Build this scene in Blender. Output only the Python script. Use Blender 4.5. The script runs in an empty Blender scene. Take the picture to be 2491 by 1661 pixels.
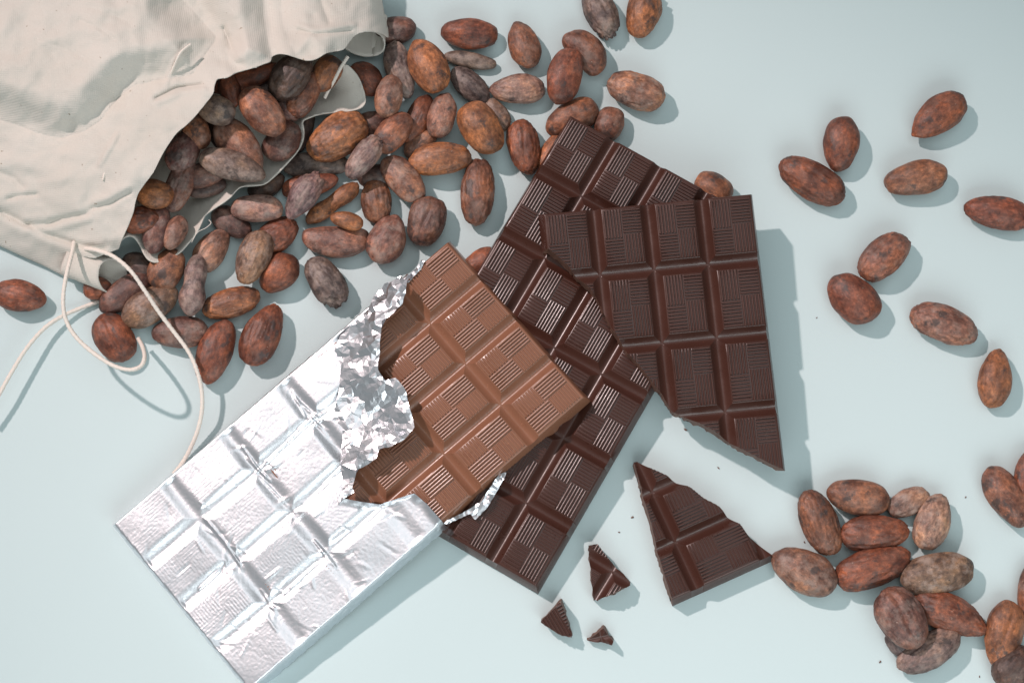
import bpy, bmesh, math, random
import numpy as np
from mathutils import Vector, Matrix, noise
from mathutils.geometry import delaunay_2d_cdt

random.seed(7)
MM = 0.001
scene = bpy.context.scene
COL = scene.collection

# ------------------------------------------------------------------ camera
TILT = math.radians(13.0)
DIST = 760.0                      # mm from lens to the middle of the board
PXMM = 0.1544                     # mm per photograph pixel at that distance
PW, PH = 2491.0, 1661.0
cam_d = bpy.data.cameras.new("camera")
cam_d.sensor_width = 36.0
cam_d.lens = 36.0 * DIST / (PW * PXMM)
cam_d.clip_start = 0.02
cam_d.clip_end = 50.0
cam = bpy.data.objects.new("camera", cam_d)
COL.objects.link(cam)
cam.location = (0, -DIST * math.sin(TILT) * MM, DIST * math.cos(TILT) * MM)
cam.rotation_euler = (TILT, 0, 0)
scene.camera = cam

# ------------------------------------------------------------------ light
world = bpy.data.worlds.new("World")
scene.world = world
world.use_nodes = True
bg = world.node_tree.nodes["Background"]
bg.inputs[0].default_value = (0.93, 1.0, 1.02, 1)
bg.inputs[1].default_value = 0.26

def lamp(name, loc, target, power, size, color=(1, 1, 1), size_y=None, shape='DISK'):
    d = bpy.data.lights.new(name, 'AREA')
    d.shape = shape
    d.size = size
    if size_y:
        d.size_y = size_y
    d.energy = power
    d.color = color
    o = bpy.data.objects.new(name, d)
    COL.objects.link(o)
    o.location = loc
    o.rotation_euler = (Vector(target) - Vector(loc)).to_track_quat('-Z', 'Y').to_euler()
    return o

# hard focused key from the upper left, softbox overhead, soft fill from the front edge
KD = Vector((-0.72, 0.58, 1.0)).normalized()
kd = bpy.data.lights.new("key_lamp", 'SPOT')
kd.energy = 172.0
kd.color = (1.0, 0.80, 0.775)
kd.shadow_soft_size = 0.036
kd.spot_size = math.radians(19.5)
kd.spot_blend = 1.0
ko = bpy.data.objects.new("key_lamp", kd)
COL.objects.link(ko)
ko.location = KD * 2.2
ko.rotation_euler = (Vector((0.03, -0.085, 0)) - ko.location).to_track_quat('-Z', 'Y').to_euler()
lamp("overhead_softbox", (0.25, 0.16, 1.7), (0, 0, 0), 4.6, 1.3, (0.94, 1.0, 1.02), 1.1, 'RECTANGLE')
lamp("front_fill", (0.14, -0.56, 0.44), (0.02, -0.08, 0), 2.6, 0.7, (0.93, 1.0, 1.01), 0.35, 'RECTANGLE')

scene.view_settings.view_transform = 'Standard'
scene.view_settings.look = 'None'
scene.view_settings.exposure = 0.0
scene.view_settings.gamma = 1.0
scene.view_settings.use_curve_mapping = False
scene.cycles.max_bounces = 8

# ------------------------------------------------------------------ pixel -> place
CAM = np.array([0, -DIST * math.sin(TILT), DIST * math.cos(TILT)])
FPX = DIST / PXMM
AR = np.array([1.0, 0, 0]); AU = np.array([0, math.cos(TILT), math.sin(TILT)]); AW = np.array([0, math.sin(TILT), -math.cos(TILT)])
def ray(u, v):
    return AW + AR * (u - 1245.5) / FPX - AU * (v - 830.5) / FPX
def P(u, v, z):
    """the point (mm) at height z above the board seen at pixel u, v"""
    d = ray(u, v)
    return CAM + d * (z - CAM[2]) / d[2]

# ------------------------------------------------------------------ helpers
def tag(o, label=None, cat=None, group=None, kind=None):
    if label: o['label'] = label
    if cat: o['category'] = cat
    if group: o['group'] = group
    if kind: o['kind'] = kind
    return o
def obj(name, me, m=None, parent=None):
    o = bpy.data.objects.new(name, me)
    COL.objects.link(o)
    if m and not me.materials: me.materials.append(m)
    if parent: o.parent = parent
    return o
def empty(name, mat=None):
    o = bpy.data.objects.new(name, None)
    COL.objects.link(o)
    o.empty_display_size = 0.01
    if mat is not None: o.matrix_world = mat
    return o
def mesh(name, verts, faces, smooth=False):
    me = bpy.data.meshes.new(name)
    me.from_pydata([tuple(v) for v in verts], [], faces)
    me.update()
    if smooth:
        me.polygons.foreach_set('use_smooth', [True] * len(me.polygons))
    return me
def N(v, s=1.0, off=(0, 0, 0)):
    return noise.noise(Vector((v[0] * s + off[0], v[1] * s + off[1], v[2] * s + off[2])))
def sstep(a, b, x):
    t = min(1.0, max(0.0, (x - a) / (b - a)))
    return t * t * (3 - 2 * t)

class NT:
    def __init__(self, name):
        self.m = bpy.data.materials.new(name)
        self.m.use_nodes = True
        self.t = self.m.node_tree
        self.b = self.t.nodes['Principled BSDF']
    def n(self, typ, **kw):
        nd = self.t.nodes.new(typ)
        for k, v in kw.items():
            if k in nd.inputs: nd.inputs[k].default_value = v
            else: setattr(nd, k, v)
        return nd
    def l(self, a, b): self.t.links.new(a, b)
    def ramp(self, fac, stops):
        r = self.n('ShaderNodeValToRGB')
        e = r.color_ramp.elements
        e[0].position, e[0].color = stops[0][0], (*stops[0][1], 1)
        e[1].position, e[1].color = stops[-1][0], (*stops[-1][1], 1)
        for p, c in stops[1:-1]:
            x = e.new(p); x.color = (*c, 1)
        self.l(fac, r.inputs[0])
        return r.outputs[0]
    def mix(self, fac, a, b, mode='MIX'):
        x = self.n('ShaderNodeMix', data_type='RGBA', blend_type=mode)
        for s, v in ((x.inputs[0], fac), (x.inputs[6], a), (x.inputs[7], b)):
            if isinstance(v, (int, float)): s.default_value = v
            elif isinstance(v, tuple): s.default_value = (*v, 1) if len(v) == 3 else v
            else: self.l(v, s)
        return x.outputs[2]
    def bump(self, h, strength, dist):
        b = self.n('ShaderNodeBump', Strength=strength, Distance=dist)
        self.l(h, b.inputs['Height'])
        self.l(b.outputs[0], self.b.inputs['Normal'])
        return b

# ------------------------------------------------------------------ materials
def m_board():
    k = NT('mint_board')
    tc = k.n('ShaderNodeTexCoord')
    a = k.n('ShaderNodeTexNoise', Scale=9.0, Detail=4.0)
    k.l(tc.outputs['Object'], a.inputs['Vector'])
    c = k.ramp(a.outputs[0], [(0.3, (0.522, 0.642, 0.652)), (0.7, (0.532, 0.652, 0.662))])
    k.l(c, k.b.inputs['Base Color'])
    f = k.n('ShaderNodeTexNoise', Scale=900.0, Detail=3.0)
    k.l(tc.outputs['Object'], f.inputs['Vector'])
    k.bump(f.outputs[0], 0.12, 0.0003)
    k.b.inputs['Roughness'].default_value = 0.62
    k.b.inputs['Specular IOR Level'].default_value = 0.3
    return k.m
def m_choc(name, base, light, rough):
    k = NT(name)
    tc = k.n('ShaderNodeTexCoord')
    g = k.n('ShaderNodeNewGeometry')
    a = k.n('ShaderNodeTexNoise', Scale=60.0, Detail=5.0, Roughness=0.6)
    k.l(g.outputs['Position'], a.inputs['Vector'])
    c = k.ramp(a.outputs[0], [(0.3, base), (0.75, light)])
    sp = k.n('ShaderNodeTexNoise', Scale=1500.0, Detail=2.0)
    k.l(g.outputs['Position'], sp.inputs['Vector'])
    f = k.ramp(sp.outputs[0], [(0.70, (0, 0, 0)), (0.78, (1, 1, 1))])
    c2 = k.mix(f, c, tuple(min(1, x * 2.0) for x in light))
    k.l(c2, k.b.inputs['Base Color'])
    r = k.n('ShaderNodeMapRange', **{'From Min': 0.3, 'From Max': 0.7, 'To Min': rough - 0.07, 'To Max': rough + 0.13})
    k.l(a.outputs[0], r.inputs['Value'])
    k.l(r.outputs[0], k.b.inputs['Roughness'])
    fb = k.n('ShaderNodeTexNoise', Scale=700.0, Detail=4.0)
    k.l(g.outputs['Position'], fb.inputs['Vector'])
    k.bump(fb.outputs[0], 0.16, 0.0002)
    k.b.inputs['Specular IOR Level'].default_value = 0.5
    return k.m
def m_broken(name, base, light):
    k = NT(name)
    g = k.n('ShaderNodeNewGeometry')
    a = k.n('ShaderNodeTexNoise', Scale=450.0, Detail=6.0, Roughness=0.7)
    k.l(g.outputs['Position'], a.inputs['Vector'])
    c = k.ramp(a.outputs[0], [(0.3, base), (0.7, light)])
    k.l(c, k.b.inputs['Base Color'])
    k.b.inputs['Roughness'].default_value = 0.62
    k.bump(a.outputs[0], 0.7, 0.0006)
    return k.m
def m_bean():
    k = NT('bean_shell')
    tc = k.n('ShaderNodeTexCoord')
    oi = k.n('ShaderNodeObjectInfo')
    sc = k.n('ShaderNodeVectorMath', operation='ADD')
    mu = k.n('ShaderNodeMath', operation='MULTIPLY'); mu.inputs[1].default_value = 7.0
    k.l(oi.outputs['Random'], mu.inputs[0])
    k.l(tc.outputs['Object'], sc.inputs[0]); k.l(mu.outputs[0], sc.inputs[1])
    v = sc.outputs[0]
    base = oi.outputs['Color']
    # broad tone drift over the shell
    n1 = k.n('ShaderNodeTexNoise', Scale=130.0, Detail=3.0, Roughness=0.55); k.l(v, n1.inputs['Vector'])
    t1 = k.ramp(n1.outputs[0], [(0.34, (0.52, 0.47, 0.47)), (0.5, (1, 1, 1)), (0.64, (1.45, 1.35, 1.15))])
    c = k.mix(1.0, base, t1, 'MULTIPLY')
    # fine fibre mottling
    mp = k.n('ShaderNodeMapping'); mp.inputs['Scale'].default_value = (0.8, 1.15, 1.15); k.l(v, mp.inputs['Vector'])
    n2 = k.n('ShaderNodeTexNoise', Scale=620.0, Detail=6.0, Roughness=0.75); k.l(mp.outputs[0], n2.inputs['Vector'])
    t2 = k.ramp(n2.outputs[0], [(0.33, (0.42, 0.40, 0.40)), (0.52, (1.0, 0.98, 0.97)), (0.70, (1.9, 1.8, 1.7))])
    c = k.mix(1.0, c, t2, 'MULTIPLY')
    # wrinkled skin: fine dark furrows between paler veins
    n6 = k.n('ShaderNodeTexNoise', Scale=170.0, Detail=5.0, Roughness=0.55, noise_type='RIDGED_MULTIFRACTAL'); k.l(v, n6.inputs['Vector'])
    t6 = k.ramp(n6.outputs[0], [(0.15, (0.62, 0.58, 0.58)), (0.5, (1, 1, 1)), (0.9, (1.22, 1.18, 1.15))])
    c = k.mix(0.75, c, t6, 'MULTIPLY')
    # dusty grey bloom, strength by the bean (alpha of the object colour)
    n3 = k.n('ShaderNodeTexNoise', Scale=210.0, Detail=5.0, Roughness=0.65); k.l(v, n3.inputs['Vector'])
    d = k.ramp(n3.outputs[0], [(0.47, (0, 0, 0)), (0.66, (1, 1, 1))])
    dm = k.n('ShaderNodeMath', operation='MULTIPLY'); k.l(d, dm.inputs[0]); k.l(oi.outputs['Alpha'], dm.inputs[1])
    c = k.mix(dm.outputs[0], c, (0.38, 0.30, 0.255))
    # dark blotches
    n4 = k.n('ShaderNodeTexNoise', Scale=165.0, Detail=4.0, Roughness=0.6); 
    v4 = k.n('ShaderNodeVectorMath', operation='ADD'); v4.inputs[1].default_value = (3.1, 5.7, 1.3); k.l(v, v4.inputs[0]); k.l(v4.outputs[0], n4.inputs['Vector'])
    b4 = k.ramp(n4.outputs[0], [(0.59, (0, 0, 0)), (0.66, (0.8, 0.8, 0.8))])
    c = k.mix(b4, c, (0.045, 0.035, 0.033))
    # pits and pale flecks
    n5 = k.n('ShaderNodeTexNoise', Scale=1400.0, Detail=2.0); k.l(v, n5.inputs['Vector'])
    b5 = k.ramp(n5.outputs[0], [(0.24, (1, 1, 1)), (0.31, (0, 0, 0))])
    c = k.mix(b5, c, (0.03, 0.02, 0.018))
    b6 = k.ramp(n5.outputs[0], [(0.70, (0, 0, 0)), (0.77, (0.7, 0.7, 0.7))])
    c = k.mix(b6, c, (0.42, 0.33, 0.26))
    k.l(c, k.b.inputs['Base Color'])
    k.b.inputs['Roughness'].default_value = 0.45
    k.b.inputs['Specular IOR Level'].default_value = 0.5
    ad = k.n('ShaderNodeMath', operation='ADD'); k.l(n2.outputs[0], ad.inputs[0]); k.l(n6.outputs[0], ad.inputs[1])
    k.bump(ad.outputs[0], 0.38, 0.0006)
    return k.m
def m_cloth():
    k = NT('cotton_cloth')
    g = k.n('ShaderNodeNewGeometry')
    a = k.n('ShaderNodeTexNoise', Scale=35.0, Detail=5.0); k.l(g.outputs['Position'], a.inputs['Vector'])
    c = k.ramp(a.outputs[0], [(0.3, (0.66, 0.637, 0.575)), (0.7, (0.72, 0.695, 0.635))])
    s = k.n('ShaderNodeTexNoise', Scale=420.0, Detail=2.0); k.l(g.outputs['Position'], s.inputs['Vector'])
    f = k.ramp(s.outputs[0], [(0.22, (1, 1, 1)), (0.27, (0, 0, 0))])
    c = k.mix(f, c, (0.30, 0.23, 0.16))
    k.l(c, k.b.inputs['Base Color'])
    w1 = k.n('ShaderNodeTexWave', Scale=480.0, Distortion=1.5, Detail=1.0, bands_direction='X'); k.l(g.outputs['Position'], w1.inputs['Vector'])
    w2 = k.n('ShaderNodeTexWave', Scale=480.0, Distortion=1.5, Detail=1.0, bands_direction='Y'); k.l(g.outputs['Position'], w2.inputs['Vector'])
    ad = k.n('ShaderNodeMath', operation='ADD'); k.l(w1.outputs['Fac'], ad.inputs[0]); k.l(w2.outputs['Fac'], ad.inputs[1])
    k.bump(ad.outputs[0], 0.22, 0.0003)
    k.b.inputs['Roughness'].default_value = 0.9
    k.b.inputs['Specular IOR Level'].default_value = 0.15
    tr = k.n('ShaderNodeBsdfTranslucent'); tr.inputs[0].default_value = (0.62, 0.52, 0.38, 1)
    mx = k.n('ShaderNodeMixShader'); mx.inputs[0].default_value = 0.14
    out = k.t.nodes['Material Output']
    k.l(k.b.outputs[0], mx.inputs[1]); k.l(tr.outputs[0], mx.inputs[2]); k.l(mx.outputs[0], out.inputs[0])
    return k.m
def m_cord():
    k = NT('cotton_cord')
    k.b.inputs['Base Color'].default_value = (0.74, 0.69, 0.62, 1)
    k.b.inputs['Roughness'].default_value = 0.85
    tc = k.n('ShaderNodeTexCoord')
    w = k.n('ShaderNodeTexNoise', Scale=1100.0, Detail=3.0); k.l(tc.outputs['Object'], w.inputs['Vector'])
    k.bump(w.outputs[0], 0.6, 0.0004)
    return k.m
def m_foil(name, rough):
    k = NT(name)
    k.b.inputs['Base Color'].default_value = (0.775, 0.80, 0.838, 1)
    k.b.inputs['Metallic'].default_value = 1.0
    k.b.inputs['Roughness'].default_value = rough
    g = k.n('ShaderNodeNewGeometry')
    a = k.n('ShaderNodeTexNoise', Scale=650.0, Detail=5.0, Roughness=0.6); k.l(g.outputs['Position'], a.inputs['Vector'])
    k.bump(a.outputs[0], 0.25, 0.0003)
    return k.m
M_BOARD = m_board()
M_DARK = m_choc('dark_chocolate', (0.050, 0.0185, 0.0125), (0.062, 0.023, 0.0158), 0.26)
M_MILK = m_choc('milk_chocolate', (0.222, 0.100, 0.058), (0.258, 0.118, 0.070), 0.26)
M_DBRK = m_broken('dark_chocolate_break', (0.075, 0.033, 0.022), (0.20, 0.10, 0.068))
M_BEAN = m_bean()
M_CLOTH = m_cloth()
M_CORD = m_cord()
M_FOIL = m_foil('silver_foil', 0.38)
M_FOILC = m_foil('crumpled_foil', 0.30)

# ------------------------------------------------------------------ the board
bw = 1.2
bd = obj('tabletop', mesh('tabletop', [(-bw, -bw, 0), (bw, -bw, 0), (bw, bw, 0), (-bw, bw, 0)], [(0, 1, 2, 3)]), M_BOARD)
tag(bd, 'smooth pale mint board under everything', 'tabletop', kind='structure')

# ------------------------------------------------------------------ chocolate mould
CX = [-18.5, 0.0, 20.0, 40.0, 58.5]
RY = [24.5, 0.0, -27.5, -55.0, -82.5, -110.0, -134.5]
THICK = 8.5; DEPTH = 2.5; GW = 2.95; DRAFT = 1.7
GL = [0.0, 0.14, 0.3, 0.5, 0.75, 1.05, 1.4, 1.8, 2.2, 2.55, 2.75, 2.86, GW]
def groove(d):
    """surface height at distance d from a groove's middle: a round-bottomed channel"""
    t = min(d, GW) / GW
    f = 0.95 * (t / 0.93) ** 1.6 if t < 0.93 else 0.95 + 0.05 * sstep(0.93, 1.0, t)
    return -DEPTH * (1 - f)
EL = [0.0, 0.12, 0.35, 0.7]                                 # rounded outer rim
def rim(d):
    return -0.45 * (1 - min(1, d / 0.7)) ** 2
def cell_lines(a, b, outa, outb):
    """grid coordinates from a to b, and each one's height term"""
    L = []
    la = EL if outa else GL
    lb = EL if outb else GL
    fa = rim if outa else groove
    fb = rim if outb else groove
    for d in la: L.append((a + d, fa(d), d))
    mid = 4
    A = a + la[-1]; B = b - lb[-1]
    for i in range(1, mid): L.append((A + (B - A) * i / mid, 0.0, 99))
    for d in reversed(lb): L.append((b - d, fb(d), d))
    return L
def add_ridge(bm, x0, x1, y0, y1, vert, h=0.58):
    """one raised, softly crowned line, along y when vert"""
    prof = ((0, -0.02), (0.17, 0.86), (0.42, 1.0), (0.58, 1.0), (0.83, 0.86), (1, -0.02))
    a0, a1, b0, b1 = (x0, x1, y0, y1) if vert else (y0, y1, x0, x1)
    rows_ = []
    for e, end in ((b0, 0.12), (b1, -0.12)):
        r_ = []
        for f, z in prof:
            c_ = a0 + (a1 - a0) * f; w_ = e + (end if z > 0 else 0)
            r_.append(bm.verts.new((c_, w_, z * h) if vert else (w_, c_, z * h)))
        rows_.append(r_)
    for i in range(5):
        q = (rows_[0][i], rows_[0][i + 1], rows_[1][i + 1], rows_[1][i])
        bm.faces.new(q if vert else tuple(reversed(q)))
    bm.faces.new(tuple(reversed(rows_[0])) if vert else tuple(rows_[0])); bm.faces.new(tuple(rows_[1]) if vert else tuple(reversed(rows_[1])))
def cell_bm(c, r):
    """top surface of square (column c, row r): bevelled grooves and the woven line relief; returns bmesh in bar coordinates (mm)"""
    x0, x1 = CX[c], CX[c + 1]; y1, y0 = RY[r], RY[r + 1]
    ol, orr, ot, ob = c == 0, c == 3, r == 0, r == 5
    LX = cell_lines(x0, x1, ol, orr); LY = cell_lines(y0, y1, ob, ot)
    bm = bmesh.new()
    V = [[bm.verts.new((lx[0], ly[0], min(lx[1], ly[1]))) for ly in LY] for lx in LX]
    nx, ny = len(LX), len(LY)
    for i in range(nx - 1):
        for j in range(ny - 1):
            q = [V[i][j], V[i + 1][j], V[i + 1][j + 1], V[i][j + 1]]
            left = i < nx / 2; low = j < ny / 2
            if left == low:
                f = [(q[0], q[1], q[2]), (q[0], q[2], q[3])]
            else:
                f = [(q[0], q[1], q[3]), (q[1], q[2], q[3])]
            corner = min(LX[i][2], LX[i + 1][2]) < 50 and min(LY[j][2], LY[j + 1][2]) < 50
            for fa in (f if corner else [tuple(q)]):
                fc = bm.faces.new(fa); fc.smooth = True
    # woven relief: two blocks of lines along the bar, two across
    m = 0.55
    ax = x0 + (1.0 if ol else GW + 0.05); bx = x1 - (1.0 if orr else GW + 0.05)
    ay = y0 + (1.0 if ob else GW + 0.05); by = y1 - (1.0 if ot else GW + 0.05)
    mx = (ax + bx) / 2; hy = by - ay
    yl = by - 0.53 * hy; yr = by - 0.46 * hy
    def lines(u0, u1, w0, w1, vert, n):
        span = (u1 - u0) if vert else (w1 - w0)
        p = span / n
        for i in range(n):
            if vert: add_ridge(bm, u0 + (i + 0.16) * p, u0 + (i + 0.84) * p, w0, w1, True)
            else: add_ridge(bm, u0, u1, w0 + (i + 0.16) * p, w0 + (i + 0.84) * p, False)
    lines(ax, mx - 0.15, yl + 0.1, by, True, 6)
    lines(mx + 0.15, bx, yr + 0.1, by, False, 8)
    lines(ax, mx - 0.15, ay, yl - 0.1, False, 8)
    lines(mx + 0.15, bx, ay, yr - 0.1, True, 6)
    return bm, (ol, orr, ot, ob), (x0, x1, y0, y1)
def close_cell(bm, flags, rect, cuts=None, jit=0.0):
    """outer walls (with the mould's draft), broken walls where the square was cut, and the underside"""
    ol, orr, ot, ob = flags; x0, x1, y0, y1 = rect
    bm.normal_update()
    base_faces = [f for f in bm.faces if f.smooth]
    edges = [e for e in bm.edges if len(e.link_faces) == 1 and e.link_faces[0].smooth]
    eps = 1e-4
    low = {}; brk = set()
    def kind(e):
        a, b = e.verts[0].co, e.verts[1].co
        for lim, ax, on in ((x0, 0, ol), (x1, 0, orr), (y0, 1, ob), (y1, 1, ot)):
            if abs(a[ax] - lim) < eps and abs(b[ax] - lim) < eps:
                return 'out' if on else 'seam'
        return 'cut'
    def low_v(v):
        if v not in low:
            c = v.co.copy(); dx = dy = 0
            if ol and abs(c.x - x0) < eps: dx = -DRAFT
            if orr and abs(c.x - x1) < eps: dx = DRAFT
            if ob and abs(c.y - y0) < eps: dy = -DRAFT
            if ot and abs(c.y - y1) < eps: dy = DRAFT
            if jit and dx == 0 and dy == 0:
                dx = jit * N((c.x, c.y, 3.0), 0.7); dy = jit * N((c.x, c.y, 9.0), 0.7)
            low[v] = bm.verts.new((c.x + dx, c.y + dy, -THICK))
        return low[v]
    for e in edges:
        k = kind(e)
        if k == 'seam': continue
        l = e.link_loops[0]
        a, b = l.vert, l.link_loop_next.vert
        if k == 'cut' and jit:
            # one ragged ring half way down
            pa, pb = low_v(a), low_v(b)
            f = bm.faces.new((b, a, pa, pb)); f.material_index = 1
        else:
            f = bm.faces.new((b, a, low_v(a), low_v(b)))
        f.smooth = False
    # underside
    if cuts is None:
        q = [bm.verts.new((x, y, -THICK)) for x, y in ((x0 - DRAFT * ol, y0 - DRAFT * ob), (x0 - DRAFT * ol, y1 + DRAFT * ot), (x1 + DRAFT * orr, y1 + DRAFT * ot), (x1 + DRAFT * orr, y0 - DRAFT * ob))]
        bm.faces.new(q)
    else:
        for f in base_faces:
            vs = [low.get(v) or bm.verts.new((v.co.x, v.co.y, -THICK)) for v in f.verts]
            if len(set(vs)) > 2:
                try: bm.faces.new(list(reversed(vs)))
                except ValueError: pass
def bm_mesh(name, bm, mats, centre=(0, 0, 0)):
    for v in bm.verts: v.co = (v.co - Vector(centre)) * MM
    me = bpy.data.meshes.new(name)
    bm.to_mesh(me); bm.free()
    for m in mats: me.materials.append(m)
    try: me.set_sharp_from_angle(angle=math.radians(38))
    except Exception: pass
    return me
def pose(x, y, z, yaw, g):
    """bar frame: origin at the first groove crossing on the top plane; z is the height of the groove floor there; g the slope of the plane"""
    g = np.array(g, float); ex = np.array([math.cos(yaw), math.sin(yaw), 0.0]); ex[2] = g @ ex[:2]; ex /= np.linalg.norm(ex)
    n = np.array([-g[0], -g[1], 1.0]); n /= np.linalg.norm(n)
    ey = np.cross(n, ex)
    o = np.array([x, y, z]) + n * 3.5
    return dict(o=o, ex=ex, ey=ey, n=n)
def pmat(p):
    m = Matrix.Identity(4)
    for i in range(3):
        m[i][0], m[i][1], m[i][2], m[i][3] = p['ex'][i], p['ey'][i], p['n'][i], p['o'][i] * MM
    return m
def to_local(p, u, v, zl=0.0):
    d = ray(u, v); o = p['o'] + p['n'] * zl
    t = ((o - CAM) @ p['n']) / (d @ p['n'])
    q = CAM + d * t - o
    return (float(q @ p['ex']), float(q @ p['ey']))
def whole_bar(name, p, m, label, cat):
    root = empty(name, pmat(p)); tag(root, label, cat)
    cache = {}
    for r in range(6):
        for c in range(4):
            kx = 0 if c == 0 else (2 if c == 3 else 1); ky = 0 if r == 0 else (2 if r == 5 else 1)
            cc, rr = (0, 1, 3)[kx], (0, 1, 5)[ky]
            ctr = ((CX[c] + CX[c + 1]) / 2, (RY[r] + RY[r + 1]) / 2, 0)
            if (kx, ky) not in cache:
                bm, fl, rc = cell_bm(cc, rr)
                close_cell(bm, fl, rc)
                cache[kx, ky] = bm_mesh('square', bm, [m], ((CX[cc] + CX[cc + 1]) / 2, (RY[rr] + RY[rr + 1]) / 2, 0))
            o = obj('square', cache[kx, ky], None, root)
            o.location = Vector(ctr) * MM
    return root
def inside(poly, x, y):
    c = False; n = len(poly)
    for i in range(n):
        x1, y1 = poly[i]; x2, y2 = poly[(i + 1) % n]
        if (y1 > y) != (y2 > y) and x < (x2 - x1) * (y - y1) / (y2 - y1) + x1: c = not c
    return c
def broken_piece(name, p, poly, m, label, cat, cells, jit=0.7):
    root = empty(name, pmat(p)); tag(root, label, cat)
    n = len(poly)
    for (c, r) in cells:
        bm, fl, rc = cell_bm(c, r)
        hit = False
        for i in range(n):
            a = Vector((*poly[i], 0)); b = Vector((*poly[(i + 1) % n], 0))
            lo = (min(a.x, b.x) - .5, min(a.y, b.y) - .5); hi = (max(a.x, b.x) + .5, max(a.y, b.y) + .5)
            if hi[0] < rc[0] or lo[0] > rc[1] or hi[1] < rc[2] or lo[1] > rc[3]: continue
            d = b - a
            # cut only the faces near this stretch of the break
            fs = [f for f in bm.faces if not (max(v.co.x for v in f.verts) < lo[0] or min(v.co.x for v in f.verts) > hi[0] or max(v.co.y for v in f.verts) < lo[1] or min(v.co.y for v in f.verts) > hi[1])]
            if not fs: continue
            es = {e for f in fs for e in f.edges}; vs = {v for f in fs for v in f.verts}
            bmesh.ops.bisect_plane(bm, geom=list(vs) + list(es) + fs, dist=1e-5, plane_co=a, plane_no=Vector((d.y, -d.x, 0)).normalized())
        dead = []
        for f in bm.faces:
            q = f.calc_center_median()
            if not inside(poly, q.x, q.y): dead.append(f)
        bmesh.ops.delete(bm, geom=dead, context='FACES')
        if not bm.faces:
            bm.free(); continue
        close_cell(bm, fl, rc, cuts=True, jit=jit)
        ctr = ((rc[0] + rc[1]) / 2, (rc[2] + rc[3]) / 2, 0)
        o = obj('square', bm_mesh('square', bm, [m, M_DBRK], ctr), None, root)
        o.location = Vector(ctr) * MM
    return root
def jagged(pts, amp=0.5, step=2.2, seed=0, closed=True):
    """a broken outline: every stretch subdivided and roughened (local mm)"""
    rnd = random.Random(seed); out = []
    for i, a in enumerate(pts):
        if not closed and i == len(pts) - 1: out.append(a); break
        b = pts[(i + 1) % len(pts)]
        L = math.hypot(b[0] - a[0], b[1] - a[1]); k = max(1, min(12, int(L / step)))
        for j in range(k):
            t = j / k
            x, y = a[0] + (b[0] - a[0]) * t, a[1] + (b[1] - a[1]) * t
            if j: x += rnd.uniform(-amp, amp) * 0.5; y += rnd.uniform(-amp, amp) * 0.5
            out.append((x, y))
    return out

R = math.radians
P_DARK = pose(25.94, 52.99, 11.84, R(-30.25), (.025, .043))
P_MILK = pose(-30.18, 3.48, 13.48, R(-49.32), (.058, .048))
P_TOP = pose(32.4, 20.51, 18.53, R(5.57), (0, .065))
q = P(1586, 1199, 5.0)
P_SM = pose(q[0], q[1], 5.0, R(-66.0), (0, 0))

whole_bar('chocolate_bar', P_DARK, M_DARK, 'whole dark chocolate bar lying unwrapped under the milk bar and the big broken piece', 'chocolate bar')
whole_bar('chocolate_bar', P_MILK, M_MILK, 'milk chocolate bar half covered by torn silver foil', 'chocolate bar')

brk = [(1333, 604), (1350, 617), (1384, 649), (1402, 672), (1435, 700), (1453, 728), (1476, 771), (1489, 799), (1512, 833), (1527, 860),
       (1553, 886), (1589, 932), (1612, 960), (1636, 1000), (1665, 1013), (1706, 1031), (1742, 1051), (1777, 1077), (1813, 1096), (1849, 1115), (1893, 1136)]
poly = [to_local(P_TOP, *a) for a in brk]
poly = jagged(poly, 0.14, 1.6, 3, False)
poly = poly + [(75, poly[-1][1] - 8), (75, 40), (-40, 40), (-40, poly[0][1] + 1)]
broken_piece('broken_chocolate', P_TOP, poly, M_DARK, 'large broken slab of dark chocolate, four squares wide, resting on the whole dark bar', 'chocolate piece',
             [(c, r) for r in range(4) for c in range(4)])
small = [(1543, 1122), (1551, 1120), (1576, 1135), (1624, 1157), (1647, 1173), (1678, 1184), (1710, 1210), (1749, 1231), (1771, 1256), (1800, 1274), (1822, 1304), (1851, 1326), (1884, 1353)]
left = [(1637, 1464), (1621, 1413), (1602, 1349), (1586, 1279), (1567, 1215), (1554, 1164)]
# the small slab's moulded edge is the long side of the bar: shift its frame so column 2 / 3 lie under it
sh = dict(P_SM); sh['o'] = P_SM['o'] - P_SM['ex'] * 20.0 + P_SM['ey'] * 27.5
pl = [to_local(sh, *a) for a in small]; pr = [to_local(sh, *a) for a in left]
poly = jagged(pl, 0.12, 1.6, 4, False) + [(80, pl[-1][1] + 4), (80, pr[0][1] - 4)] + jagged(pr, 0.12, 1.6, 5, False)
broken_piece('broken_chocolate', sh, poly, M_DARK, 'triangular shard of dark chocolate with two groove crossings, pointing at the bean cluster', 'chocolate piece',
             [(c, r) for r in range(0, 4) for c in range(4)])
def chunk(polypx, origin_px, yaw, z, g, label, seed, cell_off=(0, 0)):
    q = P(*origin_px, z)
    p = pose(q[0], q[1], z - 3.5, R(yaw), g)
    p['o'] = p['o'] - p['ex'] * cell_off[0] - p['ey'] * cell_off[1]
    poly = jagged([to_local(p, *a) for a in polypx], 0.35, 1.4, seed)
    broken_piece('chocolate_chunk', p, poly, M_DARK, label, 'chocolate chunk', [(c, r) for r in range(1, 4) for c in range(0, 4)], 0.9)
Z7 = lambda L: [(1200 + a / 3.135, 1100 + b / 3.135) for a, b in L]
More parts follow.
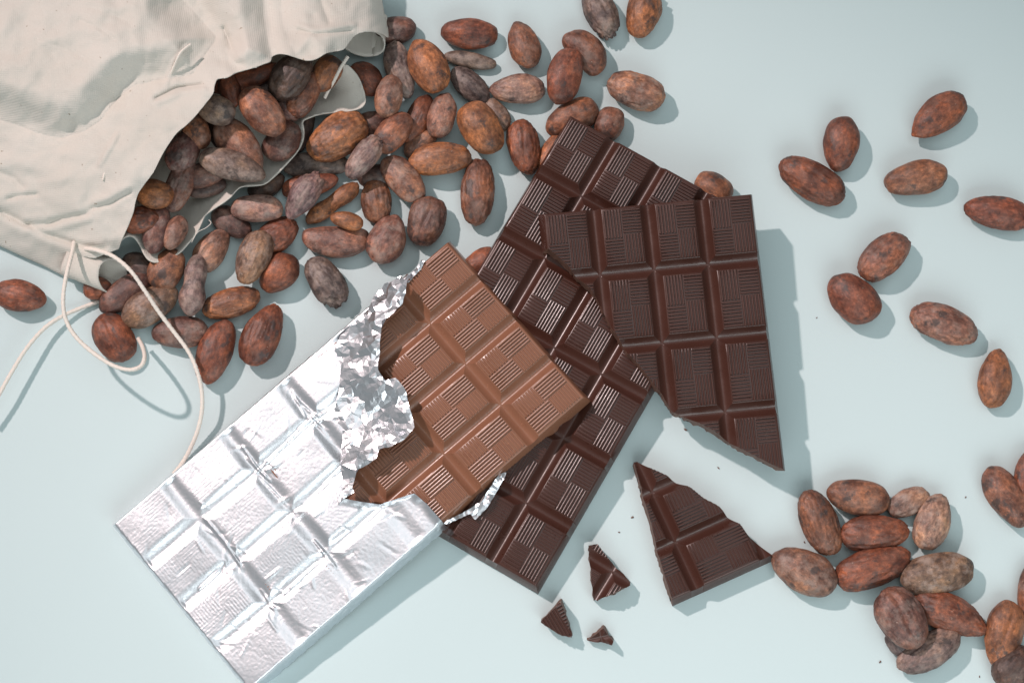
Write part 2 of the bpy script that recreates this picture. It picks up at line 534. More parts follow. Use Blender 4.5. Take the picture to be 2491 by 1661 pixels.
chunk(Z7([(725, 710), (795, 697), (840, 760), (930, 870), (1000, 930), (1048, 985), (1045, 1010), (920, 1070), (800, 1125), (765, 1120), (745, 950), (735, 820)]),
      (1489, 1388), -32, 7.6, (0.02, 0.05), 'small chocolate chunk with a shiny groove, nearest the end of the dark bar', 11, (20, -27.5))
chunk(Z7([(515, 1137), (545, 1220), (600, 1385), (596, 1410), (520, 1395), (430, 1340), (362, 1295), (365, 1285), (440, 1210)]),
      (1347, 1490), 30, 7.4, (0.06, 0.22), 'pointed chocolate chunk with fine ridges, the lower left one of three', 12, (28, -33))
chunk(Z7([(840, 1345), (855, 1365), (870, 1400), (916, 1445), (905, 1470), (850, 1462), (716, 1444), (760, 1410)]),
      (1468, 1548), 12, 6.2, (0.05, 0.3), 'tiniest jagged chocolate chunk near the bottom edge', 13, (20.5, -28))

# ------------------------------------------------------------------ foil wrapper
foil = empty('foil_wrapper', pmat(P_MILK))
tag(foil, 'torn silver foil wrapper still folded around the milk chocolate bar', 'foil wrapper')
def soft_groove(x, y):
    def term(v, L, w):
        d = min(abs(v - a) for a in L); t = min(1, d / w)
        return -(1 - t * t * (3 - 2 * t))
    a = term(x, CX[1:-1], 4.2) * 1.15 * (1 + 0.5 * N((x, y, 0), 0.05)); b = term(y, RY[1:-1], 4.6) * 1.15 * (1 + 0.6 * N((x, y, 5), 0.05))
    return min(a, b), a, b
def ridged(v, s, off):
    return 1 - abs(N(v, s, off)) * 2
tear = [(1000, 676), (985, 700), (960, 740), (930, 800), (920, 905), (950, 985), (925, 1085), (872, 1145), (846, 1185), (838, 1213), (880, 1222), (925, 1229), (970, 1212), (1010, 1200), (1040, 1228), (1070, 1262)]
tl = [to_local(P_MILK, *a) for a in tear]
tl = [(x + (0.35 * N((x, y, 1), 1.7)), y + 0.35 * N((x, y, 5), 1.7)) for x, y in tl]
def tear_y(x):
    pts = sorted(tl)
    if x <= pts[0][0]: return pts[0][1]
    if x >= pts[-1][0]: return pts[-1][1]
    best = pts[0][1]
    for (xa, ya), (xb, yb) in zip(pts, pts[1:]):
        if xa <= x <= xb: return ya + (yb - ya) * (x - xa) / max(1e-6, xb - xa)
    return best
CREASE = []
rc_ = random.Random(5)
for i in range(150):
    x_, y_ = rc_.uniform(CX[0], CX[4]), rc_.uniform(RY[6], -35)
    if rc_.random() < 0.55:                                  # gathered round the groove crossings
        gx, gy = rc_.choice(CX[1:-1]), rc_.choice(RY[2:-1]); x_, y_ = gx + rc_.gauss(0, 2.2), gy + rc_.gauss(0, 3.0)
    a_ = rc_.choice((rc_.gauss(1.57, 0.35), rc_.gauss(0.1, 0.4), rc_.uniform(0, 3.14))); l_ = rc_.uniform(2.5, 9)
    CREASE.append((x_, y_, x_ + l_ * math.cos(a_), y_ + l_ * math.sin(a_), rc_.choice((rc_.uniform(-0.2, -0.08), rc_.uniform(0.12, 0.42))), rc_.uniform(0.5, 1.3)))
for gx in CX[1:-1]:                                          # long sharp pleats lying in the grooves
    for i in range(4):
        y_ = rc_.uniform(-130, -45); CREASE.append((gx + rc_.uniform(-1.6, 1.6), y_, gx + rc_.uniform(-1.6, 1.6), y_ + rc_.uniform(8, 22), rc_.uniform(0.4, 0.8), rc_.uniform(0.5, 0.9)))
for gy in RY[2:-1]:
    for i in range(4):
        x_ = rc_.uniform(-16, 40); CREASE.append((x_, gy + rc_.uniform(-1.8, 1.8), x_ + rc_.uniform(6, 16), gy + rc_.uniform(-1.8, 1.8), rc_.uniform(0.4, 0.9), rc_.uniform(0.5, 0.9)))
def foil_pt(s, w):
    """s runs round the bar across its width, w from the closed end; returns local mm"""
    tx = max(0, CX[0] - 0.3 - s, s - CX[4] - 0.3); x = min(max(s, CX[0] - 0.3), CX[4] + 0.3)
    yb = RY[6] - 0.3
    ty = max(0, yb - w); y = max(w, yb)
    side = -1 if s < 0 else 1
    down = max(tx, ty)
    dz = 0.0
    h, ga, gb = soft_groove(x, y)
    inn = min(1, min(x - CX[0], CX[4] - x, y - RY[6]) / 2.0 + 0.35) if down == 0 else 0.35
    smooth = sstep(36, 50, x) * (1 - sstep(-132, -122, y) * 0.35)       # the doubled, slacker part
    z = h * (1 - 0.75 * smooth) * max(0.25, inn)
    v = (x, y, 0)
    # every square sits a little differently under the foil
    ci = int(sum(x > c_ for c_ in CX[1:-1])); ri = int(sum(y < r_ for r_ in RY[1:-1]))
    rq = random.Random(int(ci * 11 + ri * 31))
    sq = 1 - max(sstep(4.5, 1.5, min(abs(x - a_) for a_ in CX[1:-1])), sstep(5.0, 1.5, min(abs(y - a_) for a_ in RY[1:-1])))
    z += sq * (1 - smooth) * (rq.uniform(-0.035, 0.035) * (x - (CX[ci] + CX[ci + 1]) / 2) + rq.uniform(-0.03, 0.03) * (y - (RY[ri] + RY[ri + 1]) / 2))
    z += smooth * 0.7 * N((x * 0.6 + y * 0.35, y * 0.2 - x * 0.3, 0), 0.11, (2, 6, 1))
    for (ax_, ay_, bx_, by_, hh, ww) in CREASE:
        if min(ax_, bx_) - 1.6 < x < max(ax_, bx_) + 1.6 and min(ay_, by_) - 1.6 < y < max(ay_, by_) + 1.6:
            dx_, dy_ = bx_ - ax_, by_ - ay_
            t_ = min(1, max(0, ((x - ax_) * dx_ + (y - ay_) * dy_) / (dx_ * dx_ + dy_ * dy_)))
            d_ = math.hypot(x - ax_ - t_ * dx_, y - ay_ - t_ * dy_)
            if d_ < 1.6: z += hh * math.sin(math.pi * (0.15 + 0.7 * t_)) * max(0, 1 - d_ / ww)
    # pressed-through print of the relief, stronger toward the closed end
    pr = sstep(-60, -112, y) * (1 - smooth) + 0.25 * (1 - smooth)
    cx = (x - CX[1]) / 20.0; fx = cx - math.floor(cx); ry = (y - RY[1]) / 27.5; fy = ry - math.floor(ry)
    if abs(h) < 0.12:
        vert = (fx < 0.5) == (fy > 0.5)
        z += 0.06 * pr * (0.35 + 0.65 * abs(N(v, 0.2, (1, 2, 3)))) * math.cos((x if vert else y) * 2 * math.pi / 1.12)
    z += 0.05 * N(v, 1.1) + 0.98 + 0.22 * N(v, 0.09, (5, 1, 1))
    if down > 0:
        n_ = 0.28 * N((x, y, down), 0.5) + 0.1 * ridged((x + y, y - x, down), 0.9, (0, 0, 0))
        xo = side * (DRAFT * tx / THICK + 0.4 + n_) if tx > 0 else 0
        yo = -(DRAFT * ty / THICK + 0.4 + n_) if ty > 0 else 0
        z = min(z, 0.3) - down * 0.98
        return (x + xo, y + yo, max(z, -THICK + 0.1))
    return (x, y, z)
st = 0.42
S0 = np.concatenate([np.arange(CX[0] - THICK - .3, CX[0] - .3, 0.9), np.arange(CX[0] - .3, CX[4] + .3, st), np.arange(CX[4] + .3, CX[4] + THICK + .4, 0.9)])
vs = []; fs = []; nw = 270
rows = []
for s in S0:
    xx = min(max(s, CX[0]), CX[4])
    top = tear_y(xx)
    if s < CX[0] - 1: top += 1.2 * N((s, 0, 0), 0.8)
    w0 = RY[6] - THICK - .3
    ws = [w0 + (top - w0) * t for t in np.linspace(0, 1, nw)]
    rows.append(len(vs))
    lift = 0
    for kk, w in enumerate(ws):
        x, y, z = foil_pt(s, w)
        e = (top - w)
        if e < 3.5 and CX[0] <= s <= CX[4]:
            z += (1 - e / 3.5) ** 2 * (1.3 + 1.1 * N((s, 1, 2), 0.35))        # torn lip lifts a little
        vs.append((x * MM, y * MM, z * MM))
for i in range(len(S0) - 1):
    for j in range(nw - 1):
        a = rows[i] + j; b = rows[i + 1] + j
        fs.append((a, b, b + 1, a + 1))
o = obj('wrapped_sheet', mesh('wrapped_sheet', vs, fs, True), M_FOIL, foil)

def crumple(name, outline_px, base, amp, spacing, seed, mat, parent, p=P_MILK, lift=None):
    """irregular flat facets inside an outline given on the bar's top plane"""
    rnd = random.Random(seed)
    ol = [to_local(p, *a, 3.0) for a in outline_px]
    pts = []
    for i, a in enumerate(ol):
        b = ol[(i + 1) % len(ol)]
        k = max(1, int(math.hypot(b[0] - a[0], b[1] - a[1]) / (spacing * 0.8)))
        for j in range(k):
            t = j / k
            pts.append((a[0] + (b[0] - a[0]) * t + rnd.uniform(-.15, .15), a[1] + (b[1] - a[1]) * t + rnd.uniform(-.15, .15)))
    nb = len(pts)
    xs = [a[0] for a in pts]; ys = [a[1] for a in pts]
    y = min(ys)
    bd_ = pts[:nb]
    while y < max(ys):
        x = min(xs)
        while x < max(xs):
            q = (x + rnd.uniform(-.5, .5) * spacing, y + rnd.uniform(-.5, .5) * spacing)
            if inside(bd_, *q) and min((q[0] - a[0]) ** 2 + (q[1] - a[1]) ** 2 for a in bd_) > (spacing * .45) ** 2: pts.append(q)
            x += spacing
        y += spacing
    res = delaunay_2d_cdt([Vector(a) for a in pts], [], [list(range(nb))], 1, 1e-5)
    # coarse facets carry the crumple, the fine points only soften it
    lo = (min(xs) - 6, min(ys) - 6); hi = (max(xs) + 6, max(ys) + 6); cs = 4.4 if len(pts) > 120 else 2.0
    cp = []; cz = []
    yy = lo[1]
    while yy < hi[1]:
        xx_ = lo[0]
        while xx_ < hi[0]:
            cp.append(Vector((xx_ + rnd.uniform(-.45, .45) * cs, yy + rnd.uniform(-.45, .45) * cs))); cz.append(rnd.uniform(-1, 1))
            xx_ += cs * rnd.uniform(0.6, 1.3)
        yy += cs * rnd.uniform(0.7, 1.2)
    rc = delaunay_2d_cdt(cp, [], [], 0, 1e-5)
    tri = [tuple(f) for f in rc[2]]; cpos = rc[0]; czz = [cz[o_[0]] if o_ else 0 for o_ in rc[3]]
    def coarse(x, y):
        for a, b, c in tri:
            A, B_, C = cpos[a], cpos[b], cpos[c]
            d = (B_.y - C.y) * (A.x - C.x) + (C.x - B_.x) * (A.y - C.y)
            if abs(d) < 1e-9: continue
            l1 = ((B_.y - C.y) * (x - C.x) + (C.x - B_.x) * (y - C.y)) / d; l2 = ((C.y - A.y) * (x - C.x) + (A.x - C.x) * (y - C.y)) / d; l3 = 1 - l1 - l2
            if l1 >= -1e-6 and l2 >= -1e-6 and l3 >= -1e-6: return l1 * czz[a] + l2 * czz[b] + l3 * czz[c]
        return 0.0
    V = []
    for c in res[0]:
        z = base(c.x, c.y) + amp * (coarse(c.x, c.y) + rnd.uniform(-.24, .24))
        V.append((c.x * MM, c.y * MM, z * MM))
    me = mesh(name, V, [tuple(f) for f in res[2]])
    o = obj(name, me, mat, parent)
    md = o.modifiers.new('thickness', 'SOLIDIFY'); md.thickness = 0.00006
    return o
band = [(994, 694), (984, 743), (963, 766), (950, 776), (933, 786), (928, 845), (922, 903), (940, 929), (966, 924), (989, 950), (1000, 1000), (1012, 1043), (984, 1076), (956, 1089), (928, 1096),
        (918, 1119), (872, 1147), (862, 1186), (867, 1202), (840, 1215), (831, 1130), (832, 1038), (808, 1015), (823, 950), (828, 888), (812, 850), (826, 815), (851, 796), (897, 753), (910, 720), (935, 692), (963, 684), (978, 676)]
bl = [to_local(P_MILK, *a, 3.0) for a in band]
right_edge = bl[:20]
def bandz(x, y):
    d = min(math.hypot(x - a[0], y - a[1]) for a in right_edge)
    return 1.3 + 6.6 * math.exp(-(d / 9.0) ** 2) 
crumple('folded_flap', band, bandz, 0.85, 1.55, 21, M_FOILC, foil)
Z65 = lambda L: [(650 + a / 3.92, 900 + b / 3.92) for a, b in L]
strip = Z65([(1650, 1440), (1850, 1340), (2040, 1230), (2085, 1150), (2200, 975), (2270, 955), (2265, 990), (2210, 1085), (2090, 1290), (1970, 1415), (1925, 1350), (1700, 1450)])
crumple('torn_strip', strip, lambda x, y: -4.0 + 1.5 * sstep(-60, 0, y), 0.7, 1.1, 22, M_FOILC, foil)
sliver = [(978, 690), (984, 682), (996, 664), (1012, 646), (1024, 628), (1031, 631), (1024, 651), (1008, 668), (994, 682)]
crumple('torn_strip', sliver, lambda x, y: 0.4, 0.8, 0.9, 23, M_FOILC, foil)

# ------------------------------------------------------------------ cotton bag
bag = empty('cloth_bag', Matrix.Translation(Vector(P(300, 300, 0)) * MM))
tag(bag, 'cream cotton drawstring bag lying open with cocoa beans in its mouth', 'bag')
BAGI = bag.matrix_world.inverted()
bpy.context.view_layer.update()
def rbf(ctrl):
    c = np.array([[a, b] for a, b, _ in ctrl], float) / 100; z = np.array([h for _, _, h in ctrl], float)
    d = np.linalg.norm(c[:, None] - c[None], axis=-1)
    n = len(c); K = np.zeros((n + 3, n + 3)); K[:n, :n] = d + np.eye(n) * 0.02; K[:n, n] = 1; K[:n, n + 1:] = c; K[n, :n] = 1; K[n + 1:, :n] = c.T
    w = np.linalg.solve(K, np.concatenate([z, [0, 0, 0]]))
    def f(U, V):
        q = np.stack([U, V], -1) / 100
        dd = np.linalg.norm(q[:, None] - c[None], axis=-1)
        return dd @ w[:n] + w[n] + q @ w[n + 1:]
    return f
def seg_dist(U, V, line, closed=False):
    """distance to a polyline and the nearest point on it"""
    best = np.full(U.shape, 1e9); bx = np.zeros_like(U); by = np.zeros_like(U)
    k = len(line) if closed else len(line) - 1
    for i in range(k):
        x1, y1 = line[i]; x2, y2 = line[(i + 1) % len(line)]
        dx, dy = x2 - x1, y2 - y1; L = dx * dx + dy * dy + 1e-9
        t = np.clip(((U - x1) * dx + (V - y1) * dy) / L, 0, 1)
        px, py = x1 + t * dx, y1 + t * dy
        d = np.hypot(U - px, V - py); m = d < best
        best[m] = d[m]; bx[m] = px[m]; by[m] = py[m]
    return best, bx, by
def inside_np(U, V, poly):
    c = np.zeros(U.shape, bool); n = len(poly)
    for i in range(n):
        x1, y1 = poly[i]; x2, y2 = poly[(i + 1) % n]
        if y1 == y2: continue
        c ^= ((y1 > V) != (y2 > V)) & (U < (x2 - x1) * (V - y1) / (y2 - y1) + x1)
    return c
def smooth_line(pts, k=5):
    """Catmull-Rom through the points"""
    out = []; n = len(pts)
    for i in range(n - 1):
        p0, p1, p2, p3 = pts[max(0, i - 1)], pts[i], pts[i + 1], pts[min(n - 1, i + 2)]
        for j in range(k):
            t = j / k
            out.append(tuple(0.5 * (2 * b + (c - a) * t + (2 * a - 5 * b + 4 * c - d) * t * t + (3 * b - a - 3 * c + d) * t ** 3) for a, b, c, d in zip(p0, p1, p2, p3)))
    out.append(tuple(pts[-1]))
    return out
def cloth_sheet(name, outline, height, step=5.0, thick=0.7, parent=None, fray=0.0):
    us = np.arange(min(a[0] for a in outline) - step, max(a[0] for a in outline) + 2 * step, step)
    vs_ = np.arange(min(a[1] for a in outline) - step, max(a[1] for a in outline) + 2 * step, step)
    U, V = np.meshgrid(us, vs_, indexing='ij'); sh_ = U.shape
    Uf, Vf = U.ravel().copy(), V.ravel().copy()
    ins = inside_np(Uf, Vf, outline)
    d, bx, by = seg_dist(Uf, Vf, outline, True)
    insg = ins.reshape(sh_)
    keep = insg[:-1, :-1] | insg[1:, :-1] | insg[:-1, 1:] | insg[1:, 1:]
    Uf[~ins] = bx[~ins]; Vf[~ins] = by[~ins]
    dd = np.where(ins, d, 0)
    Z = height(Uf, Vf, dd)
    idx = -np.ones(Uf.shape, int); verts = []; faces = []
    ny = sh_[1]
    def vid(k):
        if idx[k] < 0:
            idx[k] = len(verts)
            verts.append(BAGI @ Vector(P(Uf[k], Vf[k], Z[k]) * MM))
        return int(idx[k])
    for i, j in zip(*np.nonzero(keep)):
        a = i * ny + j; b = (i + 1) * ny + j
        f = [vid(a), vid(a + 1), vid(b + 1), vid(b)]
        faces.append(tuple(reversed(f)))
    me = mesh(name, verts, faces, True)
    o = obj(name, me, M_CLOTH, parent)
    md = o.modifiers.new('thickness', 'SOLIDIFY'); md.thickness = thick * MM; md.offset = -1
    return o
def nz(U, V, s, off=0.0):
    return np.array([noise.noise(Vector((a * s + off, b * s - off, off))) for a, b in zip(U, V)])
rim_u = [(941, 92), (930, 84), (905, 79), (880, 80), (862, 88), (848, 104), (834, 122), (810, 127), (793, 131), (770, 145), (747, 149), (724, 143), (699, 135), (679, 133), (663, 139), (658, 151), (643, 157), (615, 167),
         (590, 174), (571, 180), (554, 190), (540, 192), (528, 195), (522, 212), (519, 228), (501, 252), (475, 284), (454, 305), (432, 323), (415, 345), (401, 367), (386, 395), (372, 422), (350, 450), (337, 470), (330, 492), (326, 514), (318, 536), (309, 558), (298, 582), (290, 604)]
edge_l = [(290, 604), (262, 616), (230, 628), (190, 622), (178, 640), (180, 679), (153, 668), (102, 642), (50, 619), (0, 596), (-70, 566), (-190, 515)]
edge_r = [(900, -190), (925, -70), (927, 0), (934, 38), (942, 72), (944, 92)]
up_out = [(-190, -190)] + edge_r + smooth_line(rim_u, 3) + edge_l[1:]
hgt = rbf([(-70, -70, 26), (200, -70, 30), (420, -70, 30), (640, -70, 27), (820, -70, 22), (925, -70, 12), (940, 40, 13), (942, 95, 15), (870, 95, 21), (790, 120, 32), (700, 120, 34), (663, 135, 35), (600, 160, 36), (540, 185, 37),
           (500, 250, 37), (430, 325, 36), (372, 422, 33), (330, 500, 27), (300, 580, 19), (288, 606, 14), (230, 625, 13), (180, 640, 10), (150, 660, 7), (100, 640, 7), (0, 594, 7), (-70, 566, 7), (200, 540, 18), (100, 540, 16), (0, 480, 17), (-70, 440, 17),
           (150, 420, 24), (300, 380, 32), (100, 300, 25), (0, 200, 27), (300, 150, 31), (450, 120, 30), (560, 90, 29), (760, 40, 25), (860, 40, 20)])
pil_a = [(-200, -200), (415, -200), (440, 0), (505, 70), (525, 95), (500, 130), (470, 180), (400, 192), (330, 205), (285, 240), (245, 292), (205, 318), (150, 335), (90, 322), (40, 300), (-200, 240)]
pil_b = [(470, -200), (625, -200), (640, 60), (660, 145), (600, 175), (560, 160), (552, 110), (520, 60), (480, 10)]
pil_c = [(672, -200), (960, -200), (960, 130), (800, 140), (720, 135), (690, 60)]
creases = [([(85, 95), (150, 115), (215, 150), (285, 185)], 0.5, 7), ([(195, 50), (240, 70), (280, 97)], -0.55, 4), ([(90, 95), (140, 112), (190, 135), (265, 175)], -0.6, 5), ([(205, 15), (260, 32), (320, 60)], -0.4, 6),
           ([(70, 545), (110, 545), (160, 530), (210, 520)], -1.5, 7), ([(70, 558), (120, 560), (215, 533)], 0.8, 8), ([(225, 507), (265, 495), (315, 468)], -1.5, 6), ([(235, 490), (270, 480), (310, 455)], 0.7, 8),
           ([(0, 418), (35, 435), (55, 455)], -1.0, 7), ([(20, 483), (55, 475), (90, 473)], -1.1, 5), ([(380, 240), (430, 215), (490, 208)], -1.6, 5), ([(385, 250), (440, 226), (495, 220)], 1.0, 7),
           ([(0, 512), (60, 545), (120, 572), (180, 592), (250, 606)], -1.7, 7), ([(0, 530), (60, 562), (120, 588), (175, 606)], 1.0, 12), ([(-60, 370), (40, 400), (120, 410)], 0.8, 14), ([(285, 330), (265, 365), (245, 400)], 0.9, 5), ([(455, 115), (425, 150), (405, 205)], 0.9, 5),
           ([(725, 62), (760, 75), (800, 72), (860, 62)], 0.9, 5), ([(730, 76), (770, 84), (810, 80), (850, 74)], -1.0, 5), ([(780, 0), (790, 30), (800, 55)], -0.8, 6), ([(545, 70), (555, 95), (563, 118)], -1.6, 5), ([(640, -60), (652, 60), (664, 130)], -2.6, 15),
           ([(540, 150), (560, 150), (590, 155)], -0.8, 8)]
def upper_h(U, V, dd):
    z = hgt(U, V)
    for poly_, h, w in ((pil_a, 11.0, 95), (pil_b, 6.0, 60), (pil_c, 5.0, 65)):
        d, _, _ = seg_dist(U, V, poly_, True)
        ins = inside_np(U, V, poly_)
        t = np.clip(np.where(ins, d, 0) / w, 0, 1)
        z = z + h * (0.18 * np.sin(t * np.pi / 2) + 0.82 * t * t * (3 - 2 * t)) * np.where(ins, 1, 0)
        # soft foot of the fold
        fo = np.clip(1 - d / 14, 0, 1) * np.where(ins, 0, 1)
        z = z - 0.25 * fo * fo * (h / 6)
    for line, h, w in creases:
        d, _, _ = seg_dist(U, V, line)
        z = z + 0.95 * h * np.exp(-(d / (w * 1.25)) ** 2)
    z = z + 1.6 * nz(U, V, 0.009, 3.1) + 0.9 * nz(U, V, 0.022, 8.2) + 0.25 * nz(U, V, 0.05, 4.4) - 1.5 * np.abs(nz(U * 0.7 + V * 0.5, V * 1.1 - U * 0.4, 0.0095, 7.7)) - 0.7 * np.abs(nz(U + V * 0.3, V - U * 0.6, 0.02, 2.3)) + 0.08 * nz(U, V, 0.1, 1.7)
    # outer silhouette turns down to the board
    ds, _, _ = seg_dist(U, V, edge_r)
    t = np.clip(ds / 34, 0, 1); z = 7 + (z - 7) * np.sqrt(1 - (1 - t) ** 2 * 0.75)
    ds, _, _ = seg_dist(U, V, edge_l[5:])
    t = np.clip(ds / 60, 0, 1); z = 2.5 + (z - 2.5) * np.sqrt(1 - (1 - t) ** 2)
    ds, _, _ = seg_dist(U, V, [(-190, 515), (-190, -190), (900, -190)])
    t = np.clip(ds / 100, 0, 1); z = 1.2 + (z - 1.2) * np.sqrt(1 - (1 - t) ** 2)
    # rim rolls up a touch
    dr, _, _ = seg_dist(U, V, rim_u)
    z = z + 0.5 * nz(U, V, 0.03, 5.5) * np.exp(-(dr / 30) ** 2)
    return z
cloth_sheet('upper_cloth', up_out, upper_h, 3.5, 0.4, bag)
rim_l = [(829, 153), (848, 160), (867, 179), (877, 196), (883, 212), (889, 232), (890, 250), (885, 259), (877, 265), (862, 270), (844, 274), (818, 276), (793, 278), (772, 282), (755, 288), (738, 296), (739, 306), (741, 319), (740, 336), (735, 352), (727, 367), (717, 380), (699, 400),
         (680, 420), (663, 436), (643, 450), (615, 454), (589, 456), (575, 466), (564, 479), (548, 492), (533, 502), (516, 513), (500, 526), (493, 541), (485, 558), (473, 577), (459, 594), (447, 608), (434, 619), (410, 632), (383, 640), (362, 635), (349, 619), (340, 600), (326, 580), (310, 576), (292, 590)]
lo_out = smooth_line(rim_l, 3) + [(230, 560), (180, 480), (200, 350), (330, 200), (450, 100), (600, 60), (780, 70), (800, 130)]
hl = rbf([(829, 153, 15), (883, 212, 13), (890, 250, 12.5), (844, 274, 12), (793, 278, 12), (738, 296, 11.5), (741, 330, 11), (717, 380, 11.5), (663, 436, 11.5), (589, 456, 12.5), (533, 502, 12.5), (485, 558, 12), (434, 619, 12.5), (383, 640, 13.5), (349, 619, 14), (310, 576, 17), (292, 590, 15),
          (800, 215, 4), (700, 250, 2), (685, 345, 3), (600, 395, 1.5), (480, 475, 2), (415, 555, 2.5), (370, 585, 6), (330, 500, 6), (450, 350, 4), (550, 250, 4), (650, 170, 5), (230, 560, 5), (180, 480, 4), (200, 350, 3), (330, 200, 3), (450, 100, 3), (600, 60, 3), (780, 70, 5)])
def lower_h(U, V, dd):
    z = hl(U, V) - 1.0 + 0.5 * nz(U, V, 0.02, 2.2) + 0.25 * nz(U, V, 0.06, 6.2)
    return np.maximum(z, 1.2) + 0.35 * np.exp(-(dd / 5) ** 2)
cloth_sheet('lower_cloth', lo_out, lower_h, 5.0, 0.5, bag)
def tube_sheet(name, a, b, rad, za, zb, arc, twist, parent, squash=0.75, n=26, m=14):
    """an open rolled hem: part of a tube from pixel a to pixel b"""
    A = P(*a, za); B = P(*b, zb)
    ax = (B - A) / np.linalg.norm(B - A); up = np.array([0, 0, 1.0]); up = up - ax * (up @ ax); up /= np.linalg.norm(up); sd = np.cross(ax, up)
    V = []; F = []
    for j in range(m + 1):
        t = j / m
        c = A + (B - A) * t
        for i in range(n + 1):
            th = math.radians(arc[0] + (arc[1] - arc[0]) * i / n)
            r = rad * (1 + 0.05 * math.sin(3 * th + t * 2)) * (0.92 + 0.08 * t)
            wob = 0.25 * N((i * 0.3, j * 0.3, rad), 1.0)
            q_ = c + sd * math.cos(th) * (r + wob) + up * math.sin(th) * (r + wob) * squash + ax * (t * t * twist * (1 - math.sin(th)) / 2 + (0.35 * N((i * 0.5, 0, t), 1.0) if j == m else 0))
            V.append(BAGI @ Vector(q_ * MM))
    for j in range(m):
        for i in range(n):
            a0 = j * (n + 1) + i
            F.append((a0, a0 + 1, a0 + n + 2, a0 + n + 1))
    o = obj(name, mesh(name, V, F, True), M_CLOTH, parent)
    md = o.modifiers.new('thickness', 'SOLIDIFY'); md.thickness = 0.5 * MM
    return o
tube_sheet('hem_casing', (165, 632), (250, 662), 6.0, 7.0, 7.6, (-80, 280), 8.0, bag, 0.8)
tube_sheet('hem_casing', (893, 40), (888, 88), 8.0, 8.0, 9.0, (-120, 250), 6.5, bag, 0.55)

def cord(name, pts, rad, parent, m=M_CORD):
    """a round cord through pixel points with heights (u, v, z)"""
    L = smooth_line([tuple(P(u, v, z)) for u, v, z in pts], 22)
    L = [np.array(a) for a in L]
    V = []; F = []; k = 9
    for i, c in enumerate(L):
        t = L[min(i + 1, len(L) - 1)] - L[max(i - 1, 0)]; t = t / (np.linalg.norm(t) + 1e-9)
        up = np.array([0, 0, 1.0]); 
        if abs(t[2]) > 0.9: up = np.array([1.0, 0, 0])
        s = np.cross(t, up); s /= np.linalg.norm(s); w = np.cross(s, t)
        r = rad * (1 + 0.10 * N((c[0], c[1], c[2]), 0.45) + 0.07 * math.sin(i * 1.9))
        for j in range(k):
            a = 2 * math.pi * j / k
            rr_ = r * (1 + 0.07 * math.cos(2 * (a - i * 0.55)))
            V.append(BAGI @ Vector((c + (s * math.cos(a) + w * math.sin(a)) * rr_) * MM))
    for i in range(len(L) - 1):
        for j in range(k):
            a = i * k + j; b = i * k + (j + 1) % k
            F.append((a, b, b + k, a + k))
    F.append(tuple(range(k - 1, -1, -1))); F.append(tuple((len(L) - 1) * k + j for j in range(k)))
    return obj(name, mesh(name, V, F, True), m, parent)
DD = 1.0591
dv = lambda L: [(u * DD, v * DD, z) for u, v, z in L]
c1 = cord('drawstring', dv([(170, 556, 13), (166, 580, 16), (158, 610, 19), (149, 650, 21), (145, 690, 21), (150, 730, 20), (170, 768, 19), (205, 803, 19), (255, 837, 20), (295, 849, 22), (322, 842, 22), (332, 822, 20), (328, 798, 14), (318, 778, 6)]), 0.78, bag)
c2 = cord('drawstring', dv([(196, 571, 14), (225, 576, 18), (262, 590, 21), (300, 622, 22), (333, 668, 20), (362, 712, 17), (398, 760, 14), (432, 806, 13), (452, 850, 12), (463, 895, 10), (464, 940, 8), (455, 985, 5), (437, 1030, 2.5), (415, 1068, 1.0), (398, 1088, 1.0)]), 0.78, bag)
c3 = cord('drawstring', dv([(-30, 960, 6), (0, 903, 7), (25, 858, 7), (60, 802, 6.5), (100, 756, 5), (140, 728, 3.5), (180, 710, 2), (228, 692, 1.2), (250, 684, 1.2)]), 0.78, bag)
c4 = cord('drawstring', [(790, 238, 11), (800, 218, 14), (815, 192, 17), (830, 163, 18), (846, 138, 18)], 0.7, bag)
thr = [[(464, 108, 39), (440, 128, 40), (424, 160, 37), (412, 190, 33), (406, 206, 31)], [(284, 368, 27), (272, 385, 28.5), (258, 412, 28), (250, 438, 27)]]
for L in thr: cord('stitch', L, 0.45, bag)
cord('stray_thread', [(466, 590, 13.5), (480, 566, 14), (500, 555, 14), (511, 546, 14), (513, 541, 14), (508, 535, 13.5)], 0.12, bag)

# ------------------------------------------------------------------ cocoa beans
bmI = bmesh.new(); bmesh.ops.create_icosphere(bmI, subdivisions=5, radius=1.0)
bmI.verts.ensure_lookup_table()
ICO5 = ([v.co.copy() for v in bmI.verts], [tuple(v.index for v in f.verts) for f in bmI.faces]); bmI.free()
bmI = bmesh.new(); bmesh.ops.create_icosphere(bmI, subdivisions=4, radius=1.0)
ICO4 = ([v.co.copy() for v in bmI.verts], [tuple(v.index for v in f.verts) for f in bmI.faces]); bmI.free()
COLS = {  # shell colour, dust
    'red': ((0.235, 0.080, 0.043), 0.15), 'orange': ((0.33, 0.138, 0.062), 0.18), 'brown': ((0.255, 0.110, 0.064), 0.30),
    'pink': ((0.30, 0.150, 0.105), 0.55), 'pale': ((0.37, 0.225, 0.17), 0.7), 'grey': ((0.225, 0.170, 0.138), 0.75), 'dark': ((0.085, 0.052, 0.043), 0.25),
    'lilac': ((0.235, 0.160, 0.145), 0.7), 'olive': ((0.235, 0.150, 0.098), 0.7), 'purple': ((0.165, 0.082, 0.064), 0.45), 'slate': ((0.125, 0.095, 0.088), 0.5)}
